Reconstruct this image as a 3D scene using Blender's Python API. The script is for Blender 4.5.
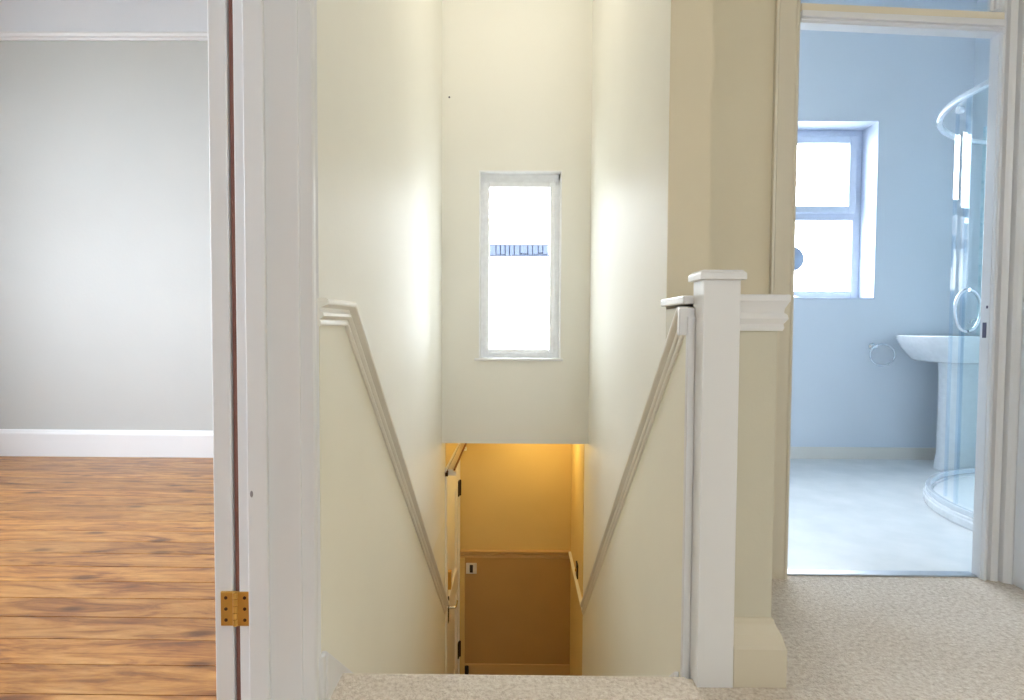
import bpy, math, random
from mathutils import Vector, Matrix
R = math.radians
random.seed(7)
for o in list(bpy.data.objects): bpy.data.objects.remove(o)
S = bpy.context.scene
C = S.collection

# ------------------------------------------------------------------ camera
F_PX = 620.0
cam_d = bpy.data.cameras.new('camera'); cam = bpy.data.objects.new('camera', cam_d); C.objects.link(cam)
cam_d.sensor_width = 36.0; cam_d.lens = F_PX / 1024 * 36.0
cam_d.clip_start = 0.02; cam_d.clip_end = 200
pitch = math.atan(0.0395); yaw = math.atan(6.0 / F_PX); roll = 0.0055
cam.matrix_world = (Matrix.Translation((0, 0, 0.905)) @ Matrix.Rotation(yaw, 4, 'Z')
                    @ Matrix.Rotation(math.pi/2 - pitch, 4, 'X') @ Matrix.Rotation(roll, 4, 'Z'))
S.camera = cam

# ------------------------------------------------------------------ world + exposure
W = bpy.data.worlds.new('overcast_sky'); S.world = W; W.use_nodes = True
nt = W.node_tree; nt.nodes.clear()
wo = nt.nodes.new('ShaderNodeOutputWorld'); wb = nt.nodes.new('ShaderNodeBackground')
wb.inputs['Color'].default_value = (0.90, 0.95, 1.0, 1); wb.inputs['Strength'].default_value = 24.0
nt.links.new(wb.outputs[0], wo.inputs[0])
S.view_settings.view_transform = 'Standard'; S.view_settings.look = 'None'
S.view_settings.gamma = 1; S.view_settings.use_curve_mapping = False
S.view_settings.exposure = 0.26
S.cycles.max_bounces = 12; S.cycles.diffuse_bounces = 8; S.cycles.transparent_max_bounces = 16
S.cycles.sample_clamp_indirect = 6

def area(name, loc, direction, sx, sy, power, color, portal=False):
    d = bpy.data.lights.new(name, 'AREA'); d.shape = 'RECTANGLE'; d.size = sx; d.size_y = sy
    d.energy = power; d.color = color
    if portal: d.cycles.is_portal = True
    o = bpy.data.objects.new(name, d); C.objects.link(o); o.location = loc
    o.rotation_euler = Vector(direction).to_track_quat('-Z', 'Y').to_euler()
    return o
def bulb(name, loc, power, color, radius=0.06):
    d = bpy.data.lights.new(name, 'POINT'); d.energy = power; d.color = color; d.shadow_soft_size = radius
    o = bpy.data.objects.new(name, d); C.objects.link(o); o.location = loc
    return o

# ------------------------------------------------------------------ dimensions (metres)
XL, XR = -0.468, 0.437          # faces of the two stair walls
XLR = -0.622                    # room side of the left wall
XRO = 0.5575                      # far side of the right stair wall
YE = 3.81                       # upper end wall (window)
YLOW = 4.93                     # far wall of the lower hall
ZL = -2.0                       # lower floor
ZB = 0.175                      # lower ceiling / underside of upper end wall
ZC = 3.2                        # ceilings
YEDGE = 1.585                   # top nosing
YBW = 2.225                     # bathroom door wall, landing face
YBW2 = 2.262
BX0, BX1 = 0.976, 1.673          # bathroom door opening
XH = 1.765                      # landing right wall
YBACK = -1.7
BYF = 4.26                      # bathroom far wall
BXR = 3.05                      # bathroom right wall
LYF = 4.16                      # left room far wall
LXW = -4.2

# daylight portals (openings of the windows, two of them added)
area('portal_stair_window', (0.0, YE + 0.30, 1.26), (0, -1, 0), 0.46, 1.12, 1, (1, 1, 1), True)
area('portal_bathroom_window', (1.81, BYF + 0.33, 1.70), (0, -1, 0), 1.22, 1.2, 1, (1, 1, 1), True)
area('portal_added_bedroom_window', (LXW - 0.27, 1.6, 1.6), (1, 0, 0), 2.3, 1.7, 1, (1, 1, 1), True)
area('portal_added_landing_window', (0.75, YBACK - 0.2, 1.9), (0, 1, 0), 0.7, 0.6, 1, (1, 1, 1), True)

# ------------------------------------------------------------------ materials
def srgb(r, g, b):
    f = lambda c: (c/255/12.92) if c/255 <= 0.04045 else ((c/255+0.055)/1.055)**2.4
    return (f(r), f(g), f(b), 1)
def newmat(name):
    m = bpy.data.materials.new(name); m.use_nodes = True
    n = m.node_tree; b = n.nodes['Principled BSDF']
    return m, n, b
def ramp(n, fac, cols):
    r = n.nodes.new('ShaderNodeValToRGB'); e = r.color_ramp.elements
    e[0].position, e[0].color = cols[0]; e[1].position, e[1].color = cols[-1]
    for p, c in cols[1:-1]:
        k = e.new(p); k.color = c
    n.links.new(fac, r.inputs[0]); return r
def noise(n, scale, detail=4, vec=None, rough=0.5):
    t = n.nodes.new('ShaderNodeTexNoise'); t.inputs['Scale'].default_value = scale
    t.inputs['Detail'].default_value = detail; t.inputs['Roughness'].default_value = rough
    if vec is not None: n.links.new(vec, t.inputs['Vector'])
    return t
def geopos(n):
    return n.nodes.new('ShaderNodeNewGeometry').outputs['Position']
def bump(n, b, h, strength, dist=0.002):
    k = n.nodes.new('ShaderNodeBump'); k.inputs['Strength'].default_value = strength
    k.inputs['Distance'].default_value = dist
    n.links.new(h, k.inputs['Height']); n.links.new(k.outputs[0], b.inputs['Normal'])
def paint(name, col, rough=0.5, var=0.04, bs=0.25, scale=60, spec=0.5):
    m, n, b = newmat(name); p = geopos(n)
    t = noise(n, 2.3, 5, p)
    d = tuple(c*(1-var) for c in col[:3]) + (1,); l = tuple(min(1, c*(1+var)) for c in col[:3]) + (1,)
    r = ramp(n, t.outputs['Fac'], [(0.3, d), (0.7, l)])
    n.links.new(r.outputs[0], b.inputs['Base Color'])
    b.inputs['Roughness'].default_value = rough
    b.inputs['Specular IOR Level'].default_value = spec
    t2 = noise(n, scale, 6, p, 0.6)
    bump(n, b, t2.outputs['Fac'], bs, 0.0015)
    return m
def plain(name, col, rough=0.4, metal=0.0, spec=0.5):
    m, n, b = newmat(name)
    t = noise(n, 30, 3, geopos(n))
    d = tuple(c*0.94 for c in col[:3]) + (1,)
    r = ramp(n, t.outputs['Fac'], [(0.35, d), (0.65, col)])
    n.links.new(r.outputs[0], b.inputs['Base Color'])
    b.inputs['Roughness'].default_value = rough; b.inputs['Metallic'].default_value = metal
    b.inputs['Specular IOR Level'].default_value = spec
    return m
M = {}
M['wall_upper'] = paint('cream_white_emulsion', srgb(238, 237, 231), 0.58, 0.012)
M['wall_lower'] = paint('cream_anaglypta_dado', srgb(235, 232, 219), 0.58, 0.015, 0.45, 90)
M['parapet'] = paint('parapet_cream_shaded', srgb(206, 202, 186), 0.55, 0.015, 0.45, 90)  # darker copy of the dado cream, front-face shade put into the colour
M['wall_shade'] = paint('shaded_wall_emulsion', srgb(218, 208, 184), 0.6, 0.015)  # tan tone carries the shade on the camera-facing landing walls
M['lobby_upper'] = paint('lamplit_cream_emulsion', srgb(220, 194, 130), 0.55, 0.03)  # cream walls with the lamp's warm light mixed into the colour
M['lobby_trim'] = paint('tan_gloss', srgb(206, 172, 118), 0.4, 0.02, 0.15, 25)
M['lobby_lower'] = paint('dim_lit_dado_paint', srgb(184, 148, 92), 0.55, 0.05, 0.5, 90)  # slightly different paint, with dim warm lamplight mixed into its tone
M['trim'] = paint('white_gloss', srgb(228, 229, 232), 0.34, 0.012, 0.12, 25)
M['trim_beige'] = paint('beige_gloss', srgb(226, 216, 196), 0.38, 0.012, 0.12, 25)
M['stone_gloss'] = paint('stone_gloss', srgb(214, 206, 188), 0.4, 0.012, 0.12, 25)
M['rail_paint'] = paint('putty_gloss', srgb(239, 237, 231), 0.38, 0.02, 0.15, 25)
M['grey_wall'] = paint('grey_emulsion', srgb(188, 190, 189), 0.6, 0.015, 0.5, 45)
M['frieze'] = paint('pale_grey_frieze', srgb(216, 219, 226), 0.6, 0.01)
M['ceiling'] = paint('ceiling_white', srgb(240, 240, 236), 0.7, 0.01)
M['blue_wall'] = paint('pale_blue_emulsion', srgb(216, 223, 230), 0.45, 0.012, 0.2)
M['upvc'] = plain('white_upvc', srgb(246, 248, 252), 0.28)
M['upvc_grey'] = plain('cool_white_upvc', srgb(204, 212, 226), 0.3)
M['ceramic'] = plain('white_ceramic', srgb(244, 246, 248), 0.12)
M['satin'] = plain('bright_satin_chrome', srgb(236, 242, 248), 0.22, 0.35)
M['chrome'] = plain('chrome', srgb(225, 230, 235), 0.12, 1.0)
M['brass'] = plain('aged_brass', srgb(208, 164, 84), 0.38, 0.75)
M['dark_screw'] = plain('dark_screw', srgb(70, 45, 25), 0.5, 0.5)
M['black_iron'] = plain('black_iron', srgb(34, 28, 24), 0.5, 0.3)
M['brown_wood'] = plain('brown_varnished_wood', srgb(120, 66, 26), 0.4)
M['bare_wood'] = plain('reddish_bare_wood', srgb(136, 92, 82), 0.7)
M['grey_chip'] = plain('grey_undercoat_chip', srgb(150, 145, 148), 0.6)
M['switch_white'] = plain('switch_white', srgb(235, 232, 225), 0.4)
M['switch_dark'] = plain('switch_dark', srgb(48, 38, 30), 0.4)
M['alu'] = plain('aluminium_strip', srgb(200, 206, 214), 0.3, 0.8)
M['strike'] = plain('dull_steel', srgb(96, 92, 112), 0.45, 0.6)
M['tile_skirt'] = paint('beige_tile', srgb(226, 222, 214), 0.35, 0.03)
M['mirror_back'] = plain('blue_grey_plastic', srgb(168, 184, 208), 0.4)
M['render'] = paint('white_render', srgb(240, 240, 240), 0.8, 0.01)
M['slate'] = paint('grey_slates', srgb(56, 57, 60), 0.7, 0.05)
M['fascia'] = plain('blue_grey_fascia', srgb(27, 37, 55), 0.8)
M['ground'] = paint('pale_paving', srgb(190, 190, 185), 0.9, 0.05)

def glass_mat(name, tint, refl=1.0):
    m = bpy.data.materials.new(name); m.use_nodes = True; n = m.node_tree; n.nodes.clear()
    o = n.nodes.new('ShaderNodeOutputMaterial'); mx = n.nodes.new('ShaderNodeMixShader')
    tr = n.nodes.new('ShaderNodeBsdfTransparent'); gl = n.nodes.new('ShaderNodeBsdfGlossy')
    fr = n.nodes.new('ShaderNodeFresnel'); fr.inputs['IOR'].default_value = 1.45
    tr.inputs['Color'].default_value = tint; gl.inputs['Roughness'].default_value = 0.02
    gl.inputs['Color'].default_value = (refl, refl, refl, 1)
    gb = n.nodes.new('ShaderNodeNewGeometry'); iv = n.nodes.new('ShaderNodeMath'); iv.operation = 'SUBTRACT'
    iv.inputs[0].default_value = 1.0; n.links.new(gb.outputs['Backfacing'], iv.inputs[1])
    mu = n.nodes.new('ShaderNodeMath'); mu.operation = 'MULTIPLY'; n.links.new(fr.outputs[0], mu.inputs[0]); n.links.new(iv.outputs[0], mu.inputs[1])
    n.links.new(mu.outputs[0], mx.inputs[0]); n.links.new(tr.outputs[0], mx.inputs[1])
    n.links.new(gl.outputs[0], mx.inputs[2]); n.links.new(mx.outputs[0], o.inputs[0])
    return m
M['glass'] = glass_mat('window_glass', (0.97, 0.985, 1, 1))
M['shower_glass'] = glass_mat('shower_glass', (0.965, 0.985, 0.985, 1))
M['seal'] = glass_mat('clear_seal', (0.88, 0.93, 0.97, 1))

def emit(name, col, s):
    m = bpy.data.materials.new(name); m.use_nodes = True; n = m.node_tree; n.nodes.clear()
    o = n.nodes.new('ShaderNodeOutputMaterial'); e = n.nodes.new('ShaderNodeEmission')
    e.inputs[0].default_value = col; e.inputs[1].default_value = s; n.links.new(e.outputs[0], o.inputs[0])
    return m
M['added_lamp_glow'] = emit('added_lamp_globe', (1, 0.86, 0.66, 1), 4)  # globes of the added landing and stair lamps

# carpet: woven loop pile
m, n, b = newmat('beige_loop_carpet'); p = geopos(n)
v = n.nodes.new('ShaderNodeTexVoronoi'); v.inputs['Scale'].default_value = 210; n.links.new(p, v.inputs['Vector'])
t1 = noise(n, 75, 5, p, 0.7); t2 = noise(n, 3.0, 4, p)
r1 = ramp(n, t1.outputs['Fac'], [(0.28, srgb(186, 172, 156)), (0.5, srgb(222, 211, 198)), (0.72, srgb(242, 236, 226))])
r2 = ramp(n, t2.outputs['Fac'], [(0.3, (0.90, 0.88, 0.86, 1)), (0.7, (1, 1, 1, 1))])
mx = n.nodes.new('ShaderNodeMix'); mx.data_type = 'RGBA'; mx.blend_type = 'MULTIPLY'; mx.inputs[0].default_value = 1
n.links.new(r1.outputs[0], mx.inputs[6]); n.links.new(r2.outputs[0], mx.inputs[7])
n.links.new(mx.outputs[2], b.inputs['Base Color']); b.inputs['Roughness'].default_value = 0.95
b.inputs['Specular IOR Level'].default_value = 0.1
ad = n.nodes.new('ShaderNodeMath'); ad.operation = 'SUBTRACT'
n.links.new(t1.outputs['Fac'], ad.inputs[0]); n.links.new(v.outputs['Distance'], ad.inputs[1])
bump(n, b, ad.outputs[0], 0.7, 0.004)
M['carpet'] = m

# bathroom vinyl
m, n, b = newmat('pale_vinyl_floor'); p = geopos(n)
t1 = noise(n, 6, 5, p)
r1 = ramp(n, t1.outputs['Fac'], [(0.3, srgb(214, 218, 218)), (0.7, srgb(228, 230, 230))])
n.links.new(r1.outputs[0], b.inputs['Base Color']); b.inputs['Roughness'].default_value = 0.38
t3 = noise(n, 22, 4, p); bump(n, b, t3.outputs['Fac'], 0.15, 0.002)
M['vinyl'] = m

# floorboards (boards run along X, one every 0.132 m in Y)
m, n, b = newmat('stained_pine_boards'); p = geopos(n)
sep = n.nodes.new('ShaderNodeSeparateXYZ'); n.links.new(p, sep.inputs[0])
def mth(op, a, c=None):
    q = n.nodes.new('ShaderNodeMath'); q.operation = op
    if isinstance(a, (int, float)): q.inputs[0].default_value = a
    else: n.links.new(a, q.inputs[0])
    if c is not None:
        if isinstance(c, (int, float)): q.inputs[1].default_value = c
        else: n.links.new(c, q.inputs[1])
    return q.outputs[0]
idx = mth('FLOOR', mth('DIVIDE', mth('ADD', sep.outputs['Y'], 5.0), 0.132))
wn = n.nodes.new('ShaderNodeTexWhiteNoise'); wn.noise_dimensions = '1D'; n.links.new(idx, wn.inputs['W'])
cb = n.nodes.new('ShaderNodeCombineXYZ')
n.links.new(mth('MULTIPLY', mth('ADD', sep.outputs['X'], mth('MULTIPLY', wn.outputs['Value'], 17.0)), 1.6), cb.inputs[0])
n.links.new(mth('MULTIPLY', sep.outputs['Y'], 8.5), cb.inputs[1]); n.links.new(mth('MULTIPLY', idx, 3.7), cb.inputs[2])
g1 = noise(n, 1.7, 7, cb.outputs[0], 0.62); g1.inputs['Distortion'].default_value = 1.3
g2 = noise(n, 9, 6, cb.outputs[0], 0.7)
rg = ramp(n, g1.outputs['Fac'], [(0.28, srgb(92, 56, 40)), (0.40, srgb(146, 96, 50)), (0.52, srgb(186, 136, 74)), (0.70, srgb(210, 166, 104))])
rf = ramp(n, g2.outputs['Fac'], [(0.3, (0.72, 0.66, 0.62, 1)), (0.6, (1, 1, 1, 1))])
rb = ramp(n, wn.outputs['Value'], [(0.0, (0.80, 0.76, 0.74, 1)), (1.0, (1.05, 1.0, 0.95, 1))])
big = noise(n, 0.9, 3, p); rbig = ramp(n, big.outputs['Fac'], [(0.35, (0.88, 0.84, 0.86, 1)), (0.65, (1.05, 1.02, 1.0, 1))])
cur = rg.outputs[0]
for rr in (rf, rb, rbig):
    q = n.nodes.new('ShaderNodeMix'); q.data_type = 'RGBA'; q.blend_type = 'MULTIPLY'; q.inputs[0].default_value = 1
    n.links.new(cur, q.inputs[6]); n.links.new(rr.outputs[0], q.inputs[7]); cur = q.outputs[2]
# knots
kv = n.nodes.new('ShaderNodeTexVoronoi'); kv.voronoi_dimensions = '2D'; kv.inputs['Scale'].default_value = 1.0
kc = n.nodes.new('ShaderNodeCombineXYZ'); n.links.new(mth('MULTIPLY', sep.outputs['X'], 1.7), kc.inputs[0]); n.links.new(mth('MULTIPLY', sep.outputs['Y'], 3.6), kc.inputs[1])
n.links.new(kc.outputs[0], kv.inputs['Vector'])
kr = ramp(n, kv.outputs['Distance'], [(0.03, (0.22, 0.13, 0.09, 1)), (0.10, (1, 1, 1, 1))])
q = n.nodes.new('ShaderNodeMix'); q.data_type = 'RGBA'; q.blend_type = 'MULTIPLY'; q.inputs[0].default_value = 0.8
n.links.new(cur, q.inputs[6]); n.links.new(kr.outputs[0], q.inputs[7]); cur = q.outputs[2]
n.links.new(cur, b.inputs['Base Color']); b.inputs['Roughness'].default_value = 0.36
bump(n, b, g2.outputs['Fac'], 0.2, 0.002)
M['boards'] = m

# mosaic tile
m, n, b = newmat('aqua_mosaic'); p = geopos(n)
sx = n.nodes.new('ShaderNodeSeparateXYZ'); n.links.new(p, sx.inputs[0])
cc = n.nodes.new('ShaderNodeCombineXYZ'); n.links.new(sx.outputs['Y'], cc.inputs[0]); n.links.new(sx.outputs['Z'], cc.inputs[1])
bt = n.nodes.new('ShaderNodeTexBrick'); bt.offset = 0; n.links.new(cc.outputs[0], bt.inputs['Vector'])
bt.inputs['Scale'].default_value = 1; bt.inputs['Brick Width'].default_value = 0.025; bt.inputs['Row Height'].default_value = 0.025
bt.inputs['Mortar Size'].default_value = 0.0015
bt.inputs['Color1'].default_value = srgb(176, 212, 224); bt.inputs['Color2'].default_value = srgb(214, 234, 238); bt.inputs['Mortar'].default_value = srgb(225, 235, 238)
n.links.new(bt.outputs[0], b.inputs['Base Color']); b.inputs['Roughness'].default_value = 0.15
M['mosaic'] = m

# ------------------------------------------------------------------ mesh builder
class MB:
    def __init__(s): s.v = []; s.f = []; s.smooth = False
    def add(s, vs, fs):
        k = len(s.v); s.v += [Vector(x) for x in vs]; s.f += [[i+k for i in f] for f in fs]; return s
    def box(s, x0, x1, y0, y1, z0, z1):
        x0, x1 = min(x0, x1), max(x0, x1); y0, y1 = min(y0, y1), max(y0, y1); z0, z1 = min(z0, z1), max(z0, z1)
        return s.add([(x0,y0,z0),(x1,y0,z0),(x1,y1,z0),(x0,y1,z0),(x0,y0,z1),(x1,y0,z1),(x1,y1,z1),(x0,y1,z1)],
                     [(0,3,2,1),(4,5,6,7),(0,1,5,4),(1,2,6,5),(2,3,7,6),(3,0,4,7)])
    def hexa(s, p):   # 8 corners, bottom loop then top loop
        return s.add(p, [(0,3,2,1),(4,5,6,7),(0,1,5,4),(1,2,6,5),(2,3,7,6),(3,0,4,7)])
    def sweep(s, path, F, prof, closed_prof=True, loop=False):
        """profile points (f, q): f along the fixed axis F, q along F x direction, mitred"""
        F = Vector(F).normalized(); P = [Vector(p) for p in path]; N = len(P); rings = []
        for i in range(N):
            ds = []
            if i > 0 or loop: ds.append((P[i]-P[i-1]).normalized())
            if i < N-1 or loop: ds.append((P[(i+1) % N]-P[i]).normalized())
            us = [F.cross(d).normalized() for d in ds]
            u = sum(us, Vector()); 
            mvec = u / (u.dot(us[0])) if len(us) > 1 else us[0]
            rings.append([P[i] + F*a + mvec*q for a, q in prof])
        k = len(prof); vs = [v for r in rings for v in r]; fs = []
        for i in range(N if loop else N-1):
            for j in range(k):
                a, c = i*k+j, i*k+(j+1) % k; a2, c2 = ((i+1) % N)*k+j, ((i+1) % N)*k+(j+1) % k
                fs.append((a, c, c2, a2))
        if not loop:
            fs.append(tuple(reversed(range(k)))); fs.append(tuple(range((N-1)*k, N*k)))
        return s.add(vs, fs)
    def lathe(s, c, prof, seg=28, axis='Z', sx=1, sy=1):
        c = Vector(c); vs = []; fs = []; k = len(prof)
        for i in range(seg):
            a = 2*math.pi*i/seg
            for r, h in prof:
                x, y = r*math.cos(a)*sx, r*math.sin(a)*sy
                q = Vector((x, y, h)) if axis == 'Z' else (Vector((h, x, y)) if axis == 'X' else Vector((x, h, y)))
                vs.append(c+q)
        for i in range(seg):
            for j in range(k-1):
                a, b2 = i*k+j, ((i+1) % seg)*k+j
                fs.append((a, b2, b2+1, a+1))
        fs.append(tuple(i*k for i in range(seg))); fs.append(tuple(i*k+k-1 for i in range(seg)))
        s.smooth = True
        return s.add(vs, fs)
    def tube(s, pts, r, seg=12, closed=False):
        P = [Vector(p) for p in pts]; N = len(P); vs = []; fs = []
        up = None
        for i in range(N):
            if closed: d = (P[(i+1) % N]-P[i-1]).normalized()
            else: d = (P[min(i+1, N-1)]-P[max(i-1, 0)]).normalized()
            if up is None:
                up = Vector((0, 0, 1)) if abs(d.z) < 0.9 else Vector((1, 0, 0))
            a = (up - d*up.dot(d)).normalized(); b2 = d.cross(a); up = a
            for k in range(seg):
                t = 2*math.pi*k/seg; vs.append(P[i] + a*math.cos(t)*r + b2*math.sin(t)*r)
        for i in range(N if closed else N-1):
            for k in range(seg):
                n1 = ((i+1) % N)*seg
                fs.append((i*seg+k, i*seg+(k+1) % seg, n1+(k+1) % seg, n1+k))
        if not closed:
            fs.append(tuple(reversed(range(seg)))); fs.append(tuple(range((N-1)*seg, N*seg)))
        s.smooth = True
        return s.add(vs, fs)
    def strip(s, pts, t, z0, z1):
        """a vertical sheet of thickness t following plan points"""
        P = [Vector((a, b2, 0)) for a, b2 in pts]
        return s.sweep(P, (0, 0, 1), [(z0, -t/2), (z1, -t/2), (z1, t/2), (z0, t/2)])
    def build(s, name, mat, parent=None, bevel=0, smooth=None, kind=None, segs=2):
        me = bpy.data.meshes.new(name)
        vs = s.v
        org = Vector((0, 0, 0))
        if parent is None:
            lo = Vector([min(v[i] for v in vs) for i in range(3)]); hi = Vector([max(v[i] for v in vs) for i in range(3)])
            org = Vector(((lo.x+hi.x)/2, (lo.y+hi.y)/2, lo.z))
        else: org = world_loc(parent)
        me.from_pydata([tuple(v-org) for v in vs], [], s.f)
        import bmesh
        bm = bmesh.new(); bm.from_mesh(me); bmesh.ops.recalc_face_normals(bm, faces=bm.faces); bm.to_mesh(me); bm.free()
        me.materials.append(M[mat] if isinstance(mat, str) else mat)
        o = bpy.data.objects.new(name, me); C.objects.link(o)
        if parent is None: o.location = org
        else: o.parent = parent
        sm = s.smooth if smooth is None else smooth
        if sm:
            for p_ in me.polygons: p_.use_smooth = True
            try: me.set_sharp_from_angle(angle=R(40))
            except Exception: pass
        if bevel:
            md = o.modifiers.new('bevel', 'BEVEL'); md.width = bevel; md.segments = segs; md.limit_method = 'ANGLE'; md.angle_limit = R(30)
        if kind: o['kind'] = kind
        return o
def world_loc(o):
    l = Vector(o.location)
    while o.parent: o = o.parent; l += Vector(o.location)
    return l
def struct(name, mb, mat, bevel=0, label=None, smooth=None):
    o = mb.build(name, mat, None, bevel, smooth, 'structure')
    if label: o['label'] = label; 
    return o
def part(name, mb, mat, parent, bevel=0, label=None, smooth=None):
    o = mb.build(name, mat, parent, bevel, smooth)
    if label: o['label'] = label
    return o
def thing(name, loc, label, cat, group=None, kind=None):
    o = bpy.data.objects.new(name, None); o.empty_display_size = 0.05; C.objects.link(o); o.location = loc
    o['label'] = label; o['category'] = cat
    if group: o['group'] = group
    if kind: o['kind'] = kind
    return o
def tag(o, label, cat, group=None):
    o['label'] = label; o['category'] = cat
    if group: o['group'] = group
    return o

# ================================================================== FLOORS
land = MB().box(XL-0.02, XR+0.3, YBACK, YEDGE-0.021, -0.2, 0).box(XR+0.3-0.001, XH+0.1, YBACK, YBW+0.03, -0.2, 0)
land.box(0.6, XR+0.299, YEDGE-0.021, YBW+0.03, -0.2, 0)
land.box(XL-0.16, XL, 0.45, 1.42, -0.2, 0.0)
struct('floor_landing', land, 'carpet')
# rounded carpet nosing along the top step
nose = MB()
prof = [(-0.05, -0.05), (0.0, -0.05)]
pts = []
for a in range(0, 181, 20):
    pts.append((-0.016 + 0.016*math.cos(R(a)), 0.022*math.sin(R(a))))
nose.sweep([(XL+0.017, YEDGE-0.021, 0), (XR-0.0, YEDGE-0.021, 0)], (0, 0, 1), [(0.0, 0.0005)] + [(p_[0], p_[1]+0.0006) for p_ in pts[1:-1]] + [(-0.032, 0.0005)])
struct('floor_nosing', nose, 'carpet', smooth=True)
# left room floorboards
fb = MB(); y = -1.6
k0 = math.floor((-1.6+5)/0.132)
for k in range(k0, k0+50):
    ya, yb = k*0.132-5.0, (k+1)*0.132-5.0
    if ya > LYF+0.01: break
    g = 0.0014 if random.random() < 0.5 else 0.0026
    fb.box(LXW, XLR-0.0, ya+g, min(yb, LYF+0.02)-g, -0.022, 0)
struct('floor_boards', fb, 'boards', bevel=0.0008)
struct('floor_joists', MB().box(LXW, XLR, -1.6, LYF+0.02, -0.2, -0.024), 'brown_wood')
# bathroom floor
struct('floor_bathroom', MB().box(XRO, BXR, YBW+0.03, BYF, -0.2, 0.0), 'vinyl')
struct('floor_hallway', MB().box(XL-0.1, XR+0.1, YEDGE+0.1, YLOW, ZL-0.15, ZL), 'carpet')

# ================================================================== STAIRCASE
st = thing('staircase', (0, YEDGE, ZL), 'carpeted straight staircase dropping from the landing between the two cream walls', 'staircase')
for k in range(1, 10):
    y0 = YEDGE + 0.25*(k-1); z = -0.2*k
    b_ = MB().box(XL+0.016, XR-0.016, y0-0.02, y0+0.262, z-0.03, z).box(XL+0.016, XR-0.016, y0-0.02, y0-0.005, z+0.0, z+0.17)
    part('step', b_, 'carpet', st, bevel=0.008)
part('riser', MB().box(XL+0.016, XR-0.016, YEDGE+2.23, YEDGE+2.245, ZL, ZL+0.172), 'carpet', st)
def string_board(x0, x1, ystart):
    pts_ = [(ystart, 0.80*(YEDGE-ystart)+0.015), (YEDGE+2.32, -0.8*2.32+0.015), (YEDGE+2.32, ZL), (YEDGE+2.0, ZL), (ystart+0.001, -0.34)]
    m_ = MB(); n_ = len(pts_)
    m_.add([(x0, a, b2) for a, b2 in pts_] + [(x1, a, b2) for a, b2 in pts_],
           [tuple(range(n_)), tuple(range(2*n_-1, n_-1, -1))] + [(i, (i+1) % n_, n_+(i+1) % n_, n_+i) for i in range(n_)])
    return m_
part('string_board', string_board(XL+0.0032, XL+0.018, YEDGE-0.14), 'trim', st, bevel=0.003, label='white string board along the left wall')
part('string_board', string_board(XR-0.018, XR-0.0032, YEDGE+0.033), 'trim', st, bevel=0.003, label='cream string board along the right wall')

# ================================================================== WALLS
# left wall with the bedroom doorway (opening 0.50 < y < 1.40)
wl = MB().box(XLR, XL, 1.388, YLOW+0.1, -0.35, ZC).box(XLR, XL, YBACK, 0.485, -0.2, ZC).box(XLR, XL, 0.485, 1.388, 2.06, ZC)
struct('wall_left', wl, 'wall_upper')
# lower part of the left wall in the well, with front-door opening 4.02..4.84
wll = MB().box(XLR, XL, 1.60, 4.0, ZL, -0.35).box(XLR, XL, 4.86, YLOW+0.1, ZL, -0.35)
struct('wall_left_lower', wll, 'wall_lower')
# painted dado field (cream) below the rail: a thin lining on both stair walls
def dado_field(x0, x1, ya, pitch_y, top=0.925):
    pts_ = [(ya, top), (pitch_y, top), (3.97, -0.94), (4.0, -0.94), (4.0, ZL), (ya+1.2, ZL), (ya, -0.3)]
    m_ = MB(); n_ = len(pts_)
    m_.add([(x0, a, b2) for a, b2 in pts_] + [(x1, a, b2) for a, b2 in pts_],
           [tuple(range(n_)), tuple(range(2*n_-1, n_-1, -1))] + [(i, (i+1) % n_, n_+(i+1) % n_, n_+i) for i in range(n_)])
    return m_
struct('wall_left_dado', dado_field(XL-0.01, XL+0.003, 1.45, 1.64), 'wall_lower')
struct('wall_right_dado', dado_field(XR-0.003, XR+0.01, 1.60, 1.64), 'wall_lower')
# right stair wall
wr = MB().box(XR, XRO, 1.84, YLOW+0.1, ZL, ZC).box(XR, XRO, 1.60, 1.84, ZL, -0.01)
struct('wall_right', wr, 'wall_upper')
# low parapet wall beside the newel
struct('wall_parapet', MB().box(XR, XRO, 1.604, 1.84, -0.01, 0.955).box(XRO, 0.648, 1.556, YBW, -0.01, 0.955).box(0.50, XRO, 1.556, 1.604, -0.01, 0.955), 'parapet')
# upper end wall with window hole
WX0, WX1, WZ0, WZ1 = -0.240, 0.260, 0.698, 1.845
we = MB().box(XL-0.1, WX0, YE, YE+0.28, ZB, ZC).box(WX1, XR+0.05, YE, YE+0.28, ZB, ZC).box(WX0, WX1, YE, YE+0.28, ZB, WZ0).box(WX0, WX1, YE, YE+0.28, WZ1, ZC)
struct('wall_end', we, 'wall_upper')
# lower hall far wall and ceiling
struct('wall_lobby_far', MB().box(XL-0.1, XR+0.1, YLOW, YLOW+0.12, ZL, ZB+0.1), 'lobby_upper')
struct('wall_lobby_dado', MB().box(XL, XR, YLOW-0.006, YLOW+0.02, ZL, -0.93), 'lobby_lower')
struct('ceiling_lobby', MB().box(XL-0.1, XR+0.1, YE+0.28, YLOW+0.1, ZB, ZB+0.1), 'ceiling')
# lobby side wall skins (same painted lamplight tone as the far wall)
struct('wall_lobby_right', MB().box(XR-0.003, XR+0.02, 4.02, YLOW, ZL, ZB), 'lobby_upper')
struct('wall_lobby_left', MB().box(XL-0.02, XL+0.003, 4.0, YLOW, -0.02, ZB), 'lobby_upper')
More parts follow.
